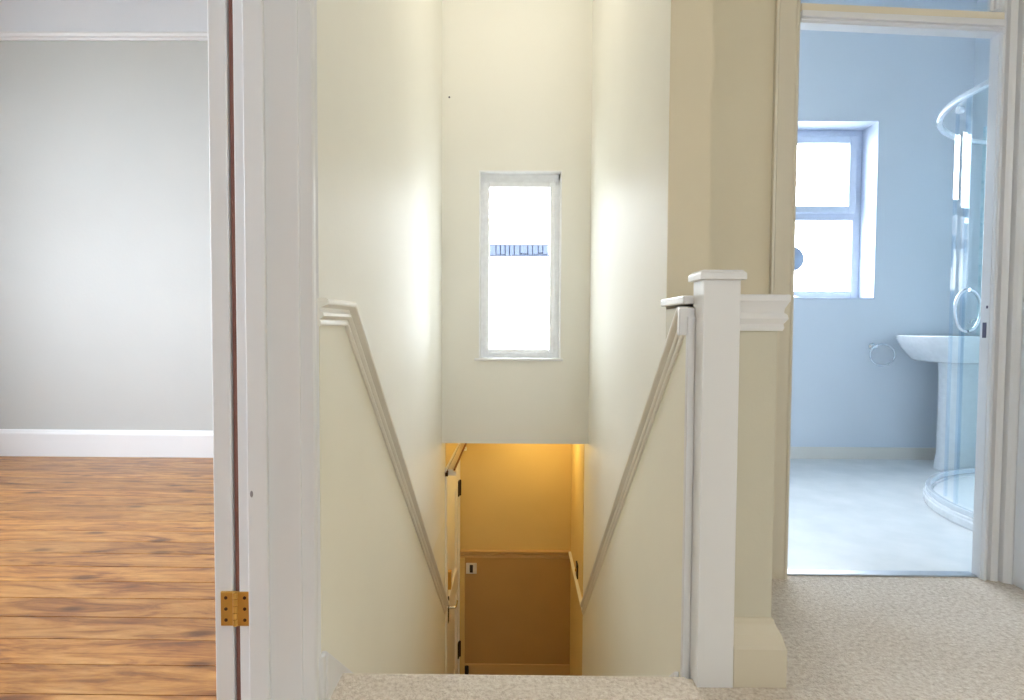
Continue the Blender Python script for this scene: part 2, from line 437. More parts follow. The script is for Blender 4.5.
# bathroom door wall: solid parts around opening and transom light
TZ0, TZ1 = 2.055, 2.62
wd = MB().box(XRO-0.001, BX0-0.03, YBW, YBW2, 0, ZC).box(BX1+0.03, BXR+0.1, YBW, YBW2, 0, ZC).box(BX0-0.03, BX1+0.03, YBW, YBW2, TZ1+0.03, ZC)
struct('wall_bathroom_door', wd, 'wall_shade')
struct('wall_stair_end', MB().box(XR+0.0005, XRO-0.0005, 1.832, 1.841, 0.98, ZC), 'wall_shade')  # thin skin in the painted shade tone
# landing right wall, back wall
wh = MB().box(XH, XH+0.1, YBACK, 1.25, 0, ZC).box(XH, XH+0.1, 2.12, YBW+0.01, 0, ZC).box(XH, XH+0.1, 1.25, 2.12, 2.03, ZC)
struct('wall_landing_right', wh, 'wall_shade')
wbk = MB().box(XL-0.2, 0.4, YBACK-0.2, YBACK, -0.2, ZC).box(1.1, XH+0.1, YBACK-0.2, YBACK, -0.2, ZC).box(0.4, 1.1, YBACK-0.2, YBACK, -0.2, 1.6).box(0.4, 1.1, YBACK-0.2, YBACK, 2.2, ZC)
struct('wall_back', wbk, 'wall_shade')
# left room
RZ0, RZ1 = 2.775, 2.822
struct('wall_bedroom_far', MB().box(LXW-0.1, XLR+0.01, LYF, LYF+0.1, -0.2, RZ0+0.01), 'grey_wall')
struct('wall_bedroom_frieze', MB().box(LXW-0.1, XLR+0.01, LYF, LYF+0.1, RZ0+0.01, ZC), 'frieze')
by0, by1, bz0, bz1 = 0.45, 2.75, 0.75, 2.45
wbl = MB().box(LXW-0.25, LXW, -1.6, by0, -0.2, ZC).box(LXW-0.25, LXW, by1, LYF+0.1, -0.2, ZC).box(LXW-0.25, LXW, by0, by1, -0.2, bz0).box(LXW-0.25, LXW, by0, by1, bz1, ZC)
struct('wall_bedroom_left', wbl, 'grey_wall')
struct('wall_bedroom_near', MB().box(LXW-0.1, XLR, -1.7, -1.6, -0.2, ZC), 'grey_wall')
skin = MB().box(XLR-0.004, XLR+0.01, 1.47, LYF, 0, ZC).box(XLR-0.004, XLR+0.01, -1.6, 0.42, 0, ZC).box(XLR-0.004, XLR+0.01, 0.42, 1.47, 2.13, ZC)
struct('wall_bedroom_right', skin, 'grey_wall')
# bathroom
bwx0, bwx1, bwz0, bwz1 = 1.20, 2.425, 1.100, 2.298  # hidden left part widened to let in more daylight
wbf = MB().box(XRO-0.1, bwx0, BYF, BYF+0.3, 0, ZC).box(bwx1, BXR+0.1, BYF, BYF+0.3, 0, ZC).box(bwx0, bwx1, BYF, BYF+0.3, 0, bwz0).box(bwx0, bwx1, BYF, BYF+0.3, bwz1, ZC)
struct('wall_bathroom_far', wbf, 'blue_wall')
struct('wall_bathroom_right', MB().box(BXR, BXR+0.1, YBW2, BYF+0.1, 0, ZC), 'blue_wall')
struct('wall_bathroom_left', MB().box(XRO-0.01, XRO+0.004, YBW2, BYF, 0, ZC), 'blue_wall')
skb = MB().box(XRO, BX0-0.03, YBW2-0.004, YBW2+0.004, 0, ZC).box(BX1+0.03, BXR, YBW2-0.004, YBW2+0.004, 0, ZC)
struct('wall_bathroom_near', skb, 'blue_wall')
# ceilings
struct('ceiling', MB().box(LXW-0.2, BXR+0.1, YBACK-0.1, BYF+0.1, ZC, ZC+0.1), 'ceiling')

# ================================================================== TRIM
# dado rails (F = wall normal, q = in-plane)
dprof_l = [(-0.004, -0.062), (0.009, -0.062), (0.013, -0.058), (0.013, -0.050), (0.010, -0.046), (0.016, -0.043), (0.020, -0.038), (0.019, -0.031), (0.012, -0.027),
           (0.013, -0.019), (0.022, -0.015), (0.029, -0.012), (0.032, -0.006), (0.031, 0.000), (0.026, 0.003), (-0.004, 0.003)]
def dado(side, path):
    mb = MB()
    if side == 'L':   # wall normal +X ; F x d(+Y) = +Z
        mb.sweep(path, (1, 0, 0), dprof_l)
    else:             # normal -X ; F x d(-Y) = +Z   -> reverse the path
        mb.sweep(list(reversed(path)), (-1, 0, 0), [(a*0.75, q_) for a, q_ in dprof_l])
    return mb
ZD0, ZD1 = 0.963, -0.905
struct('trim_1', dado('L', [(XL, 1.425, ZD0), (XL, 1.675, ZD0), (XL, 3.965, ZD1-0.0), (XL, 4.0, ZD1)]), 'rail_paint', smooth=True)
struct('trim_2', dado('R', [(XR, 1.606, ZD0-0.01), (XR, 1.63, ZD0-0.01), (XR, 3.965, ZD1), (XR, YLOW-0.02, ZD1)]), 'rail_paint', smooth=True)
lob = MB().sweep([(XR-0.0, YLOW, ZD1), (XL, YLOW, ZD1)], (0, -1, 0), [(a, q_) for a, q_ in dprof_l])
# F x d : (0,-1,0) x (-1,0,0) = (0*0-0*0, 0*-1-0*0, 0*0-(-1*-1)) = (0,0,-1): flip
lob = MB().sweep([(XL, YLOW, ZD1), (XR, YLOW, ZD1)], (0, -1, 0), dprof_l)
struct('trim_3', lob, 'lobby_trim', smooth=True)
# parapet capping: ledge slab + bed moulding on stair side, front and right side
cap_path = [(XR, 1.86, 0), (XR, 1.600, 0)]
led = MB().box(XR-0.012, 0.672, 1.606, 1.86, 0.963, 0.985).box(0.54, 0.672, 1.534, 1.607, 0.966, 0.985).box(0.60, 0.672, 1.85, YBW-0.001, 0.966, 0.985)
struct('trim_4', led, 'trim', bevel=0.004)
bed = [(0.895, 0.0), (0.895, 0.009), (0.903, 0.012), (0.912, 0.010), (0.917, 0.014), (0.925, 0.019), (0.935, 0.017), (0.940, 0.011), (0.950, 0.012), (0.962, 0.018), (0.9665, 0.020), (0.9665, 0.0)]
# front then right face; F=z, F x d must point outward
mbd = MB().sweep([(0.648, YBW-0.002, 0), (0.648, 1.556, 0), (0.5448, 1.556, 0)], (0, 0, 1), [(a, -q_) for a, q_ in bed] if False else bed)
struct('trim_5', mbd, 'trim', smooth=True)
struct('trim_6', MB().box(XR-0.025, 0.4534, 1.594, 1.612, 0.882, 0.952), 'trim', bevel=0.003)
# parapet skirting
struct('trim_11', MB().box(XR-0.004, 0.4534, 1.588, 1.606, -0.22, 0.93), 'trim', bevel=0.002)
skp = [(0, 0.0), (0, 0.022), (0.100, 0.022), (0.106, 0.020), (0.135, 0.013), (0.152, 0.008), (0.166, 0.003), (0.168, 0.0)]
skp2 = [(0, 0.0), (0, 0.030), (0.098, 0.030), (0.105, 0.027), (0.13, 0.020), (0.152, 0.008), (0.166, 0.004), (0.168, 0.0)]
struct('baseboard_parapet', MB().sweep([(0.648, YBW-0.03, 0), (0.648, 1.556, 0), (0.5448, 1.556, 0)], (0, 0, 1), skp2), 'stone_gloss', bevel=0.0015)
# left stair wall skirting (short return by the doorway)
struct('baseboard_left', MB().box(XL-0.002, XL+0.0145, 1.425, 1.446, 0, 0.122), 'trim', bevel=0.003)
# bedroom skirting and picture rail
sk = [(0, 0), (0, 0.019), (0.150, 0.019), (0.158, 0.017), (0.166, 0.011), (0.176, 0.008), (0.182, 0.004), (0.182, 0)]
struct('baseboard_bedroom_far', MB().sweep([(XLR, LYF, 0), (LXW, LYF, 0)], (0, 0, 1), sk), 'trim', bevel=0.001)
pr = [(RZ0, 0), (RZ0, 0.012), (RZ0+0.012, 0.016), (RZ0+0.02, 0.028), (RZ0+0.034, 0.034), (RZ1, 0.030), (RZ1, 0)]
struct('trim_7', MB().sweep([(XLR, LYF, 0), (LXW, LYF, 0)], (0, 0, 1), pr), 'trim')
struct('baseboard_bedroom_left', MB().sweep([(LXW, LYF, 0), (LXW, -1.6, 0)], (0, 0, 1), sk), 'trim')
# bathroom tiled skirting
struct('baseboard_bathroom_far', MB().box(XRO, BXR, BYF-0.012, BYF, 0, 0.082), 'tile_skirt', bevel=0.002)
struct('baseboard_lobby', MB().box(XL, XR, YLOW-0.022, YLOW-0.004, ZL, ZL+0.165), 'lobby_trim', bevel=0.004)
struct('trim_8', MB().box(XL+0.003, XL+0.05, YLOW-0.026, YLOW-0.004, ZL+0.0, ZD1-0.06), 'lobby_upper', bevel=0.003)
struct('trim_9', MB().box(BX0+0.001, BX1-0.001, YBW+0.008, YBW+0.052, 0.0, 0.007), 'alu', bevel=0.003)

# ---- bedroom door casing on the left wall (frame of three pieces each)
casing = MB()
casing.box(-0.6265, -0.485, 1.372, 1.397, 0, 2.03)            # far lining
casing.box(-0.630, -0.485, 0.475, 0.50, 0, 2.03)            # near lining
casing.box(-0.630, -0.485, 0.475, 1.397, 2.03, 2.06)         # head
dc = struct('door_frame_1', casing, 'trim', bevel=0.002)
stp = MB().box(-0.601, -0.556, 1.360, 1.373, 0, 2.018).box(-0.601, -0.556, 0.499, 0.512, 0, 2.018).box(-0.601, -0.556, 0.50, 1.373, 2.018, 2.031)
part('door_stop', stp, 'trim', dc, bevel=0.0025)
ap = [(0.0, 0.0), (0.028, 0.0), (0.031, 0.004), (0.031, 0.012), (0.027, 0.016), (0.022, 0.018), (0.022, 0.045), (0.026, 0.050), (0.020, 0.062), (0.014, 0.066), (0.0, 0.066)]
# architrave on the landing side: path up near jamb, across, down far jamb, F=+X
def arch(Fx, xw, path, w=1.0):
    return MB().sweep(path, (Fx, 0, 0), [(a, q_) for a, q_ in ap])
x_a = -0.486
pa = [(x_a, 1.378, 0), (x_a, 1.378, 2.045), (x_a, 0.491, 2.045), (x_a, 0.491, 0)]
# F=+X, d=+Z : X x Z = -Y ; we need +Y (outwards) -> negate q by reversing the path
part('architrave', arch(1, x_a, list(reversed(pa))), 'trim', dc)
pb = [(-0.6225, 1.382, 0), (-0.6225, 1.382, 2.045), (-0.6225, 0.475, 2.045), (-0.6225, 0.475, 0)]
part('architrave', MB().sweep(pb, (-1, 0, 0), [(0, 0), (0.0165, 0), (0.0165, 0.06), (0, 0.06)]), 'bare_wood', dc, label='unpainted room-side architrave')
part('paint_chip', MB().lathe((-0.591, 1.3602, 0.527), [(0.0, 0.0), (0.006, 0.0), (0.0055, -0.0008), (0.0, -0.001)], 9, 'Y', 0.62, 1.3), 'grey_chip', dc)

# ---- the bedroom door itself, folded back 180 degrees against the room side of the wall
d1 = thing('door_1', (-0.661, 1.80, 0.006), 'white panelled door folded back flat, its edge beside the jamb', 'door', None, 'structure')
del d1['category']
dx0, dx1 = -0.684, -0.642
lf = MB().box(dx0, dx1, 1.375, 1.48, 0.008, 2.0).box(dx0, dx1, 2.13, 2.222, 0.008, 2.0)
for za, zb in ((0.008, 0.22), (0.88, 1.05), (1.89, 2.0)): lf.box(dx0, dx1, 1.48, 2.13, za, zb)
lf.box(dx0, dx1, 1.76, 1.85, 0.22, 1.89)
part('leaf', lf, 'trim', d1, bevel=0.003)
pn = MB()
for ya, yb in ((1.48, 1.76), (1.85, 2.13)):
    for za, zb in ((0.22, 0.88), (1.05, 1.89)): pn.box(dx0+0.012, dx1-0.012, ya-0.005, yb+0.005, za-0.005, zb+0.005)
part('panel', pn, 'trim', d1)
def butt_hinge(z0, parent):
    yk = 1.3715
    hb = MB().box(-0.668, -0.6345, yk-0.0022, yk+0.004, z0, z0+0.078).box(-0.6345, -0.6035, yk-0.0022, yk+0.004, z0, z0+0.078)
    h = part('hinge', hb, 'brass', parent, bevel=0.0008)
    kn = MB()
    for i in range(5):
        a = z0 + 0.0005 + i*0.0156
        kn.lathe((-0.6345, yk-0.003, a), [(0.001, 0), (0.0052, 0.0005), (0.0052, 0.0142), (0.001, 0.0148)], 14)
    part('knuckle', kn, 'brass', h)
    for sx_ in (-0.656, -0.6135):
        for i in range(3):
            zz = z0 + 0.0135 + i*0.0255
            part('screw', MB().lathe((sx_, yk-0.0022, zz), [(0, 0.001), (0.0042, 0.001), (0.0038, -0.0006), (0, -0.0009)], 12, 'Y'), 'dark_screw', h)
butt_hinge(0.223, d1)
butt_hinge(1.72, d1)
part('door_knob', MB().lathe((dx0-0.001, 2.17, 0.97), [(0, 0), (0.024, 0), (0.024, -0.005), (0.009, -0.009), (0.009, -0.03), (0.022, -0.038), (0.026, -0.05), (0.02, -0.062), (0, -0.066)], 24, 'X'), 'brass', d1)

# ---- bathroom door casing, head slightly out of level as in the old house
sag = 0.032
ZHL, ZHR = 1.965, 1.965-sag
def zh(x, off): return ZHL + (x-BX0)/(BX1-BX0)*(ZHR-ZHL) + off
def tilted(x0, x1, y0, y1, o0, o1):
    return [(x0, y0, zh(x0, o0)), (x1, y0, zh(x1, o0)), (x1, y1, zh(x1, o0)), (x0, y1, zh(x0, o0)),
            (x0, y0, zh(x0, o1)), (x1, y0, zh(x1, o1)), (x1, y1, zh(x1, o1)), (x0, y1, zh(x0, o1))]
cf = MB().box(BX0-0.031, BX0, YBW-0.004, YBW2+0.003, 0, TZ1+0.03).box(BX1, BX1+0.031, YBW-0.004, YBW2+0.003, 0, TZ1+0.03)
cf.hexa(tilted(BX0, BX1, YBW-0.014, YBW2+0.003, 0, 0.030)).box(BX0, BX1, YBW-0.004, YBW2+0.003, TZ1, TZ1+0.03)
df2 = struct('door_frame_2', cf, 'trim', bevel=0.002)
# architrave legs with a moulded profile (F=-Y)
apb = [(0.0, 0.0), (0.014, 0.0), (0.019, 0.003), (0.019, 0.010), (0.006, 0.013), (0.006, 0.018), (0.020, 0.023), (0.024, 0.034), (0.028, 0.042), (0.014, 0.045), (0.014, 0.050), (0.036, 0.054), (0.044, 0.062), (0.050, 0.072), (0.050, 0.084), (0.0, 0.084)]
apl = [(0.0, 0.0), (0.018, 0.0), (0.021, 0.004), (0.021, 0.010), (0.018, 0.014), (0.018, 0.070), (0.022, 0.074), (0.020, 0.082), (0.0, 0.082)]
# right leg: path upward, F x d = (-Y) x Z = -X ; so go downward for +X
part('architrave', MB().sweep([(BX1+0.002, YBW, TZ1+0.12), (BX1+0.002, YBW, 0)], (0, -1, 0), apb), 'trim', df2, label='right leg of the moulded architrave')
part('architrave', MB().sweep([(BX0-0.002, YBW, 0), (BX0-0.002, YBW, TZ1+0.12)], (0, -1, 0), apl), 'stone_gloss', df2, label='left leg of the moulded architrave')
# transom bar: thin moulding below, plain beige bar above
tb = MB()
tb.hexa(tilted(BX0-0.001, BX1+0.001, YBW-0.022, YBW, 0.004, 0.014)).hexa(tilted(BX0-0.001, BX1+0.001, YBW-0.030, YBW, 0.014, 0.036))
part('head_moulding', tb, 'trim', df2, bevel=0.003)
tb = MB().hexa(tilted(BX0-0.001, BX1+0.001, YBW-0.024, YBW2, 0.034, 0.062))
part('transom_bar', tb, 'trim_beige', df2, bevel=0.002)
sbx = MB().box(BX1-0.008, BX1+0.001, YBW+0.004, YBW2+0.002, 2.02, TZ1).box(BX1-0.02, BX1-0.004, YBW+0.016, YBW+0.03, 2.02, TZ1)
part('glazing_bead', sbx, 'trim', df2)
part('transom_glass', MB().box(BX0, BX1-0.008, YBW+0.02, YBW+0.024, 2.03, TZ1), 'glass', df2)
part('strike_plate', MB().box(BX1-0.0015, BX1+0.002, YBW+0.008, YBW+0.026, 0.870, 0.925).box(BX1-0.003, BX1-0.001, YBW+0.002, YBW+0.01, 0.975, 0.985), 'strike', df2, bevel=0.0006)

# ---- landing right-hand door
d3 = thing('door_2', (XH, 1.7, 0), 'white door in the right-hand landing wall', 'door', None, 'structure'); del d3['category']
part('frame', MB().box(XH-0.014, XH+0.1, 2.085, 2.175, 0, 2.06).box(XH-0.014, XH+0.1, 1.19, 1.28, 0, 2.06).box(XH-0.014, XH+0.1, 1.28, 2.085, 1.99, 2.06), 'trim', d3, bevel=0.004)
lf = MB().box(XH-0.010, XH+0.032, 1.283, 1.38, 0.008, 1.985).box(XH-0.010, XH+0.032, 1.985, 2.082, 0.008, 1.985)
for za, zb in ((0.008, 0.22), (0.88, 1.05), (1.87, 1.985)): lf.box(XH-0.010, XH+0.032, 1.38, 1.985, za, zb)
part('leaf', lf, 'trim', d3, bevel=0.003)
part('panel', MB().box(XH+0.004, XH+0.02, 1.37, 1.99, 0.21, 0.89).box(XH+0.004, XH+0.02, 1.37, 1.99, 1.04, 1.88), 'trim', d3)
for z0 in (0.17, 1.7):
    part('hinge', MB().lathe((XH-0.016, 2.084, z0), [(0.001, 0), (0.005, 0.001), (0.005, 0.075), (0.001, 0.076)], 12).box(XH-0.0155, XH-0.008, 2.06, 2.108, z0, z0+0.076), 'strike', d3)

# ================================================================== STAIR WINDOW
w1 = thing('window_1', ((WX0+WX1)/2, YE+0.10, WZ0), 'tall narrow white window in the end wall above the stairs', 'window', None, 'structure'); del w1['category']
yw = YE + 0.055
# plaster reveal lining (gloss white)
rv = MB().box(WX0-0.001, WX0+0.006, YE-0.003, YE+0.28, WZ0, WZ1).box(WX1-0.006, WX1+0.001, YE-0.003, YE+0.28, WZ0, WZ1).box(WX0, WX1, YE-0.003, YE+0.28, WZ1-0.006, WZ1+0.001)
fr = MB()
fx0, fx1, fz0, fz1 = WX0+0.006, WX1-0.014, WZ0+0.008, WZ1-0.034
rv.box(fx1-0.002, WX1, yw+0.012, yw+0.08, WZ0, WZ1).box(WX0, WX1, yw+0.012, yw+0.08, fz1-0.002, WZ1)
part('reveal', rv, 'upvc', w1)
def rect_frame(mb, x0, x1, z0, z1, wdt, ya, yb):
    mb.box(x0, x0+wdt, ya, yb, z0, z1).box(x1-wdt, x1, ya, yb, z0, z1).box(x0+wdt, x1-wdt, ya, yb, z0, z0+wdt).box(x0+wdt, x1-wdt, ya, yb, z1-wdt, z1)
rect_frame(fr, fx0, fx1, fz0, fz1, 0.030, yw+0.01, yw+0.07)
part('frame', fr, 'upvc', w1, bevel=0.003)
sa = MB(); rect_frame(sa, fx0+0.022, fx1-0.022, fz0+0.022, fz1-0.022, 0.030, yw, yw+0.06)
sash = part('sash', sa, 'upvc', w1, bevel=0.006)
part('pane', MB().box(fx0+0.05, fx1-0.05, yw+0.03, yw+0.036, fz0+0.05, fz1-0.05), 'glass', sash)
part('sill', MB().box(WX0-0.028, WX1+0.015, YE-0.016, YE+0.11, WZ0-0.010, WZ0+0.006), 'trim', w1, bevel=0.004)

# ================================================================== BATHROOM WINDOW
w2 = thing('window_2', ((bwx0+bwx1)/2, BYF+0.2, bwz0), 'white bathroom window with opening top light over a fixed pane', 'window', None, 'structure'); del w2['category']
rv = MB().box(bwx1-0.005, bwx1+0.002, BYF-0.003, BYF+0.3, bwz0, bwz1).box(bwx0-0.002, bwx0+0.005, BYF-0.003, BYF+0.3, bwz0, bwz1).box(bwx0, bwx1, BYF-0.003, BYF+0.3, bwz1-0.005, bwz1+0.002)
part('reveal', rv, 'upvc_grey', w2)
yb_ = BYF + 0.19
gx0, gx1, gz0, gz1 = bwx0+0.005, bwx1-0.005, bwz0+0.006, bwz1-0.005
fr = MB(); rect_frame(fr, gx0, gx1, gz0, gz1, 0.055, yb_, yb_+0.065)
zt = 1.692
fr.box(gx0+0.055, gx1-0.055, yb_, yb_+0.065, zt-0.03, zt+0.03)
fr.box(1.60, 1.66, yb_, yb_+0.065, gz0+0.05, gz1-0.05)  # centre post added with the hidden widened part
part('frame', fr, 'upvc_grey', w2, bevel=0.004)
sa = MB(); rect_frame(sa, 1.648, gx1-0.043, zt+0.018, gz1-0.043, 0.052, yb_-0.018, yb_+0.04)
sash = part('sash', sa, 'upvc_grey', w2, bevel=0.007, label='top-hung opening light')
part('pane', MB().box(1.69, gx1-0.09, yb_+0.02, yb_+0.026, zt+0.06, gz1-0.09), 'glass', sash)
part('pane', MB().box(1.655, gx1-0.05, yb_+0.03, yb_+0.036, gz0+0.05, zt-0.025), 'glass', w2)
part('pane', MB().box(gx0+0.05, 1.605, yb_+0.03, yb_+0.036, gz0+0.05, zt-0.025), 'glass', w2)
part('pane', MB().box(gx0+0.05, 1.605, yb_+0.03, yb_+0.036, zt+0.025, gz1-0.05), 'glass', w2)
part('sill', MB().box(bwx0, bwx1, BYF-0.006, BYF+0.25, bwz0-0.004, bwz0+0.006), 'upvc_grey', w2, bevel=0.002)

# unseen windows added behind the camera / round the corner to brighten the rooms
w3 = thing('added_window_3', (LXW-0.1, 1.6, bz0), 'unseen wide white bedroom window added to brighten the room', 'window', None, 'structure'); del w3['category']
fr = MB()
for a, b2 in ((by0, by0+0.06), (by1-0.06, by1), (1.57, 1.63)): fr.box(LXW-0.18, LXW-0.1, a, b2, bz0, bz1)
for a, b2 in ((bz0, bz0+0.06), (bz1-0.06, bz1), (1.57, 1.62)): fr.box(LXW-0.18, LXW-0.1, by0, by1, a, b2)
part('frame', fr, 'upvc', w3)
part('pane', MB().box(LXW-0.145, LXW-0.14, by0+0.05, by1-0.05, bz0+0.05, bz1-0.05), 'glass', w3)
w4 = thing('added_window_4', (0.75, YBACK-0.1, 1.6), 'unseen landing window added behind the viewer for light', 'window', None, 'structure'); del w4['category']
fr = MB(); rect_frame(fr, 0.4, 1.1, 1.6, 2.2, 0.05, YBACK-0.14, YBACK-0.07)
part('frame', fr, 'upvc', w4)
part('pane', MB().box(0.42, 1.08, YBACK-0.11, YBACK-0.105, 1.63, 2.17), 'glass', w4)

# ================================================================== NEWEL POST
nx0, nx1, ny0, ny1 = 0.4535, 0.5445, 1.526, 1.617
nw = thing('newel_post', ((nx0+nx1)/2, (ny0+ny1)/2, 0), 'square white newel post with flat cap at the head of the stairs', 'newel post')
part('post', MB().box(nx0, nx1, ny0, ny1, -0.22, 1.022), 'trim', nw, bevel=0.003)
cp = MB().box(nx0-0.011, nx1+0.011, ny0-0.011, ny1+0.011, 1.020, 1.036)
cp.hexa([(nx0-0.011, ny0-0.011, 1.036), (nx1+0.011, ny0-0.011, 1.036), (nx1+0.011, ny1+0.011, 1.036), (nx0-0.011, ny1+0.011, 1.036),
         (nx0-0.003, ny0-0.003, 1.044), (nx1+0.003, ny0-0.003, 1.044), (nx1+0.003, ny1+0.003, 1.044), (nx0-0.003, ny1+0.003, 1.044)])
part('cap', cp, 'trim', nw, bevel=0.002)

# ================================================================== LOWER HALL
d4 = thing('door_3', (XL-0.02, 4.43, ZL), 'pale door in the left wall of the lower hall', 'door', None, 'structure'); del d4['category']
part('frame', MB().box(XLR, XL+0.012, 3.98, 4.05, ZL, -0.02).box(XLR, XL+0.012, 4.855, 4.915, ZL, -0.02).box(XLR, XL+0.012, 4.05, 4.855, -0.08, -0.02), 'rail_paint', d4, bevel=0.004)
lf = MB().box(XL-0.04, XL+0.004, 4.055, 4.16, ZL+0.01, -0.085).box(XL-0.04, XL+0.004, 4.745, 4.85, ZL+0.01, -0.085)
for za, zb in ((ZL+0.01, ZL+0.22), (-1.15, -0.98), (-0.2, -0.085)): lf.box(XL-0.04, XL+0.004, 4.16, 4.745, za, zb)
part('leaf', lf, 'rail_paint', d4, bevel=0.003)
part('panel', MB().box(XL-0.03, XL-0.012, 4.15, 4.755, ZL+0.2, -0.19), 'rail_paint', d4)
for z0 in (-0.44, -1.74):
    part('hinge', MB().lathe((XL+0.018, 4.852, z0), [(0.001, 0), (0.008, 0.001), (0.008, 0.124), (0.001, 0.125)], 10).box(XL+0.004, XL+0.014, 4.81, 4.88, z0, z0+0.12), 'black_iron', d4)
hd = part('door_handle', MB().box(XL+0.004, XL+0.012, 4.09, 4.13, -1.10, -0.93), 'black_iron', d4, bevel=0.002)
part('lever', MB().tube([(XL+0.01, 4.11, -1.0), (XL+0.05, 4.11, -1.0), (XL+0.056, 4.13, -1.0), (XL+0.054, 4.22, -1.005)], 0.009, 10), 'chrome', hd)
part('night_latch', MB().box(XL+0.004, XL+0.03, 4.065, 4.11, -0.86, -0.74), 'brass', d4, bevel=0.003)

rl = thing('curtain_rail', (XL+0.04, 4.4, -0.06), 'brown double rail running along the wall above the lower door', 'curtain rail')
part('rail', MB().box(XL+0.004, XL+0.020, 3.98, 4.88, -0.050, -0.038), 'brown_wood', rl, bevel=0.003)
part('rail', MB().box(XL+0.056, XL+0.068, 3.96, 4.88, -0.034, -0.022), 'brown_wood', rl, bevel=0.003)
for yy in (4.0, 4.80): part('rail_bracket', MB().box(XL+0.002, XL+0.07, yy, yy+0.03, -0.075, -0.048), 'rail_paint', rl, bevel=0.002)
part('rail_pad', MB().box(XL+0.018, XL+0.052, 3.985, 4.87, -0.046, -0.030), 'rail_paint', rl)
part('end_stop', MB().box(XL+0.002, XL+0.020, 3.965, 3.985, -0.072, -0.048), 'dark_screw', rl, bevel=0.002)

sw = thing('light_switch', (-0.365, YLOW-0.01, -1.07), 'white square switch with dark rocker on the far wall of the lower hall', 'light switch')
part('plate', MB().box(-0.408, -0.322, YLOW-0.018, YLOW-0.006, -1.095, -1.008), 'switch_white', sw, bevel=0.003)
part('rocker', MB().box(-0.378, -0.352, YLOW-0.024, YLOW-0.017, -1.083, -1.02), 'switch_dark', sw, bevel=0.002)
sw = thing('wall_plate', (XR, 4.36, -0.9), 'narrow dark wall plate just above the dado on the lower right wall', 'wall plate')
part('plate', MB().box(XR-0.012, XR-0.002, 4.31, 4.40, -0.882, -0.782), 'black_iron', sw, bevel=0.002)
part('toggle', MB().box(XR-0.022, XR-0.011, 4.345, 4.36, -0.84, -0.82), 'brass', sw, bevel=0.002)
pp = MB().tube([(-0.398, YLOW-0.045, ZL), (-0.398, YLOW-0.045, ZL+0.16)], 0.016, 12)
tag(pp.build('door_stopper', 'black_iron'), 'short dark upright stub on the floor in the far left corner of the lower hall', 'door stopper')
lp = thing('ceiling_lamp', (0.12, 4.50, ZB), 'small warm ceiling lamp in the lower hall, above the opening', 'ceiling lamp')
part('base', MB().lathe((0.12, 4.50, ZB), [(0, 0), (0.07, 0), (0.075, -0.012), (0.05, -0.018), (0, -0.018)], 24), 'trim', lp)
bulb('lamp_lobby', (0.12, 4.50, 0.10), 4.6, (1.0, 0.74, 0.30), 0.03)

# unseen lamp added above and behind the camera to brighten the landing
lp = thing('added_pendant_lamp', (0.75, -0.35, 2.55), 'unseen round opal pendant lamp added to brighten the landing', 'pendant lamp')
part('cord', MB().tube([(0.75, -0.35, ZC), (0.75, -0.35, 2.68)], 0.004, 8), 'switch_white', lp)
part('shade', MB().lathe((0.75, -0.35, 2.55), [(0.12*math.sin(R(a)), -0.12*math.cos(R(a))) for a in range(0, 181, 12)], 24), 'added_lamp_glow', lp)
bulb('added_lamp_landing', (0.75, -0.35, 2.38), 1.5, (1.0, 0.88, 0.74), 0.12)

lp = thing('ceiling_lamp', (-0.02, 2.75, ZC), 'unseen flat opal lamp added on the ceiling to brighten the stairs', 'ceiling lamp')  # added out of view to brighten the stairwell
part('base', MB().lathe((-0.02, 2.75, ZC), [(0, 0), (0.15, 0), (0.15, -0.02), (0, -0.02)], 32), 'trim', lp)
part('shade', MB().lathe((-0.02, 2.75, ZC-0.02), [(0, 0), (0.14, 0), (0.14, -0.03), (0.10, -0.055), (0, -0.07)], 32), 'added_lamp_glow', lp)
bulb('added_lamp_stairs', (-0.02, 2.75, ZC-0.22), 6.0, (1.0, 0.93, 0.80), 0.12)
# nail in the end wall
tag(MB().lathe((-0.425, YE-0.001, 2.285), [(0, 0.002), (0.006, 0.002), (0.005, -0.003), (0, -0.004)], 10, 'Y').build('wall_nail', 'strike'),
    'tiny grey nail head high on the end wall left of the window', 'nail')

# ================================================================== BATHROOM FITTINGS
# shower
scx, scy, sr = 2.90, 2.82, 0.877
def arc_pt(th, r=sr): return (scx - r*math.cos(R(th)), scy + r*math.sin(R(th)))
def plan(r, t0=0, t1=90, step=5, straight=True):
    pts_ = []
    if straight: pts_.append((scx-r, YBW2+0.006))
    t = t0
    while t <= t1+1e-6: pts_.append(arc_pt(t, r)); t += step
    if straight: pts_.append((BXR-0.004, scy+r))
    return pts_
sh = thing('shower_enclosure', (2.55, 3.0, 0), 'curved glass shower enclosure with chrome frame in the bathroom corner', 'shower')
def slab(r, z0, z1):
    pl = plan(r) + [(BXR-0.004, YBW2+0.006)]
    n_ = len(pl); m_ = MB()
    m_.add([(a, b2, z0) for a, b2 in pl] + [(a, b2, z1) for a, b2 in pl],
           [tuple(range(n_)), tuple(range(n_, 2*n_))] + [(i, (i+1) % n_, n_+(i+1) % n_, n_+i) for i in range(n_)])
    return m_
tray = part('tray', slab(sr-0.0, 0.0, 0.042), 'ceramic', sh, bevel=0.008)
rim = MB().strip([p_ for p_ in plan(sr-0.024)], 0.040, 0.03, 0.055)
part('tray_rim', rim, 'ceramic', sh, bevel=0.006)
part('drain', MB().lathe((2.5, 3.0, 0.042), [(0, 0), (0.045, 0), (0.045, 0.004), (0.03, 0.007), (0, 0.007)], 20), 'chrome', sh)
rg_ = sr-0.022
part('bottom_rail', MB().strip(plan(rg_), 0.022, 0.055, 0.080), 'satin', sh, bevel=0.003)
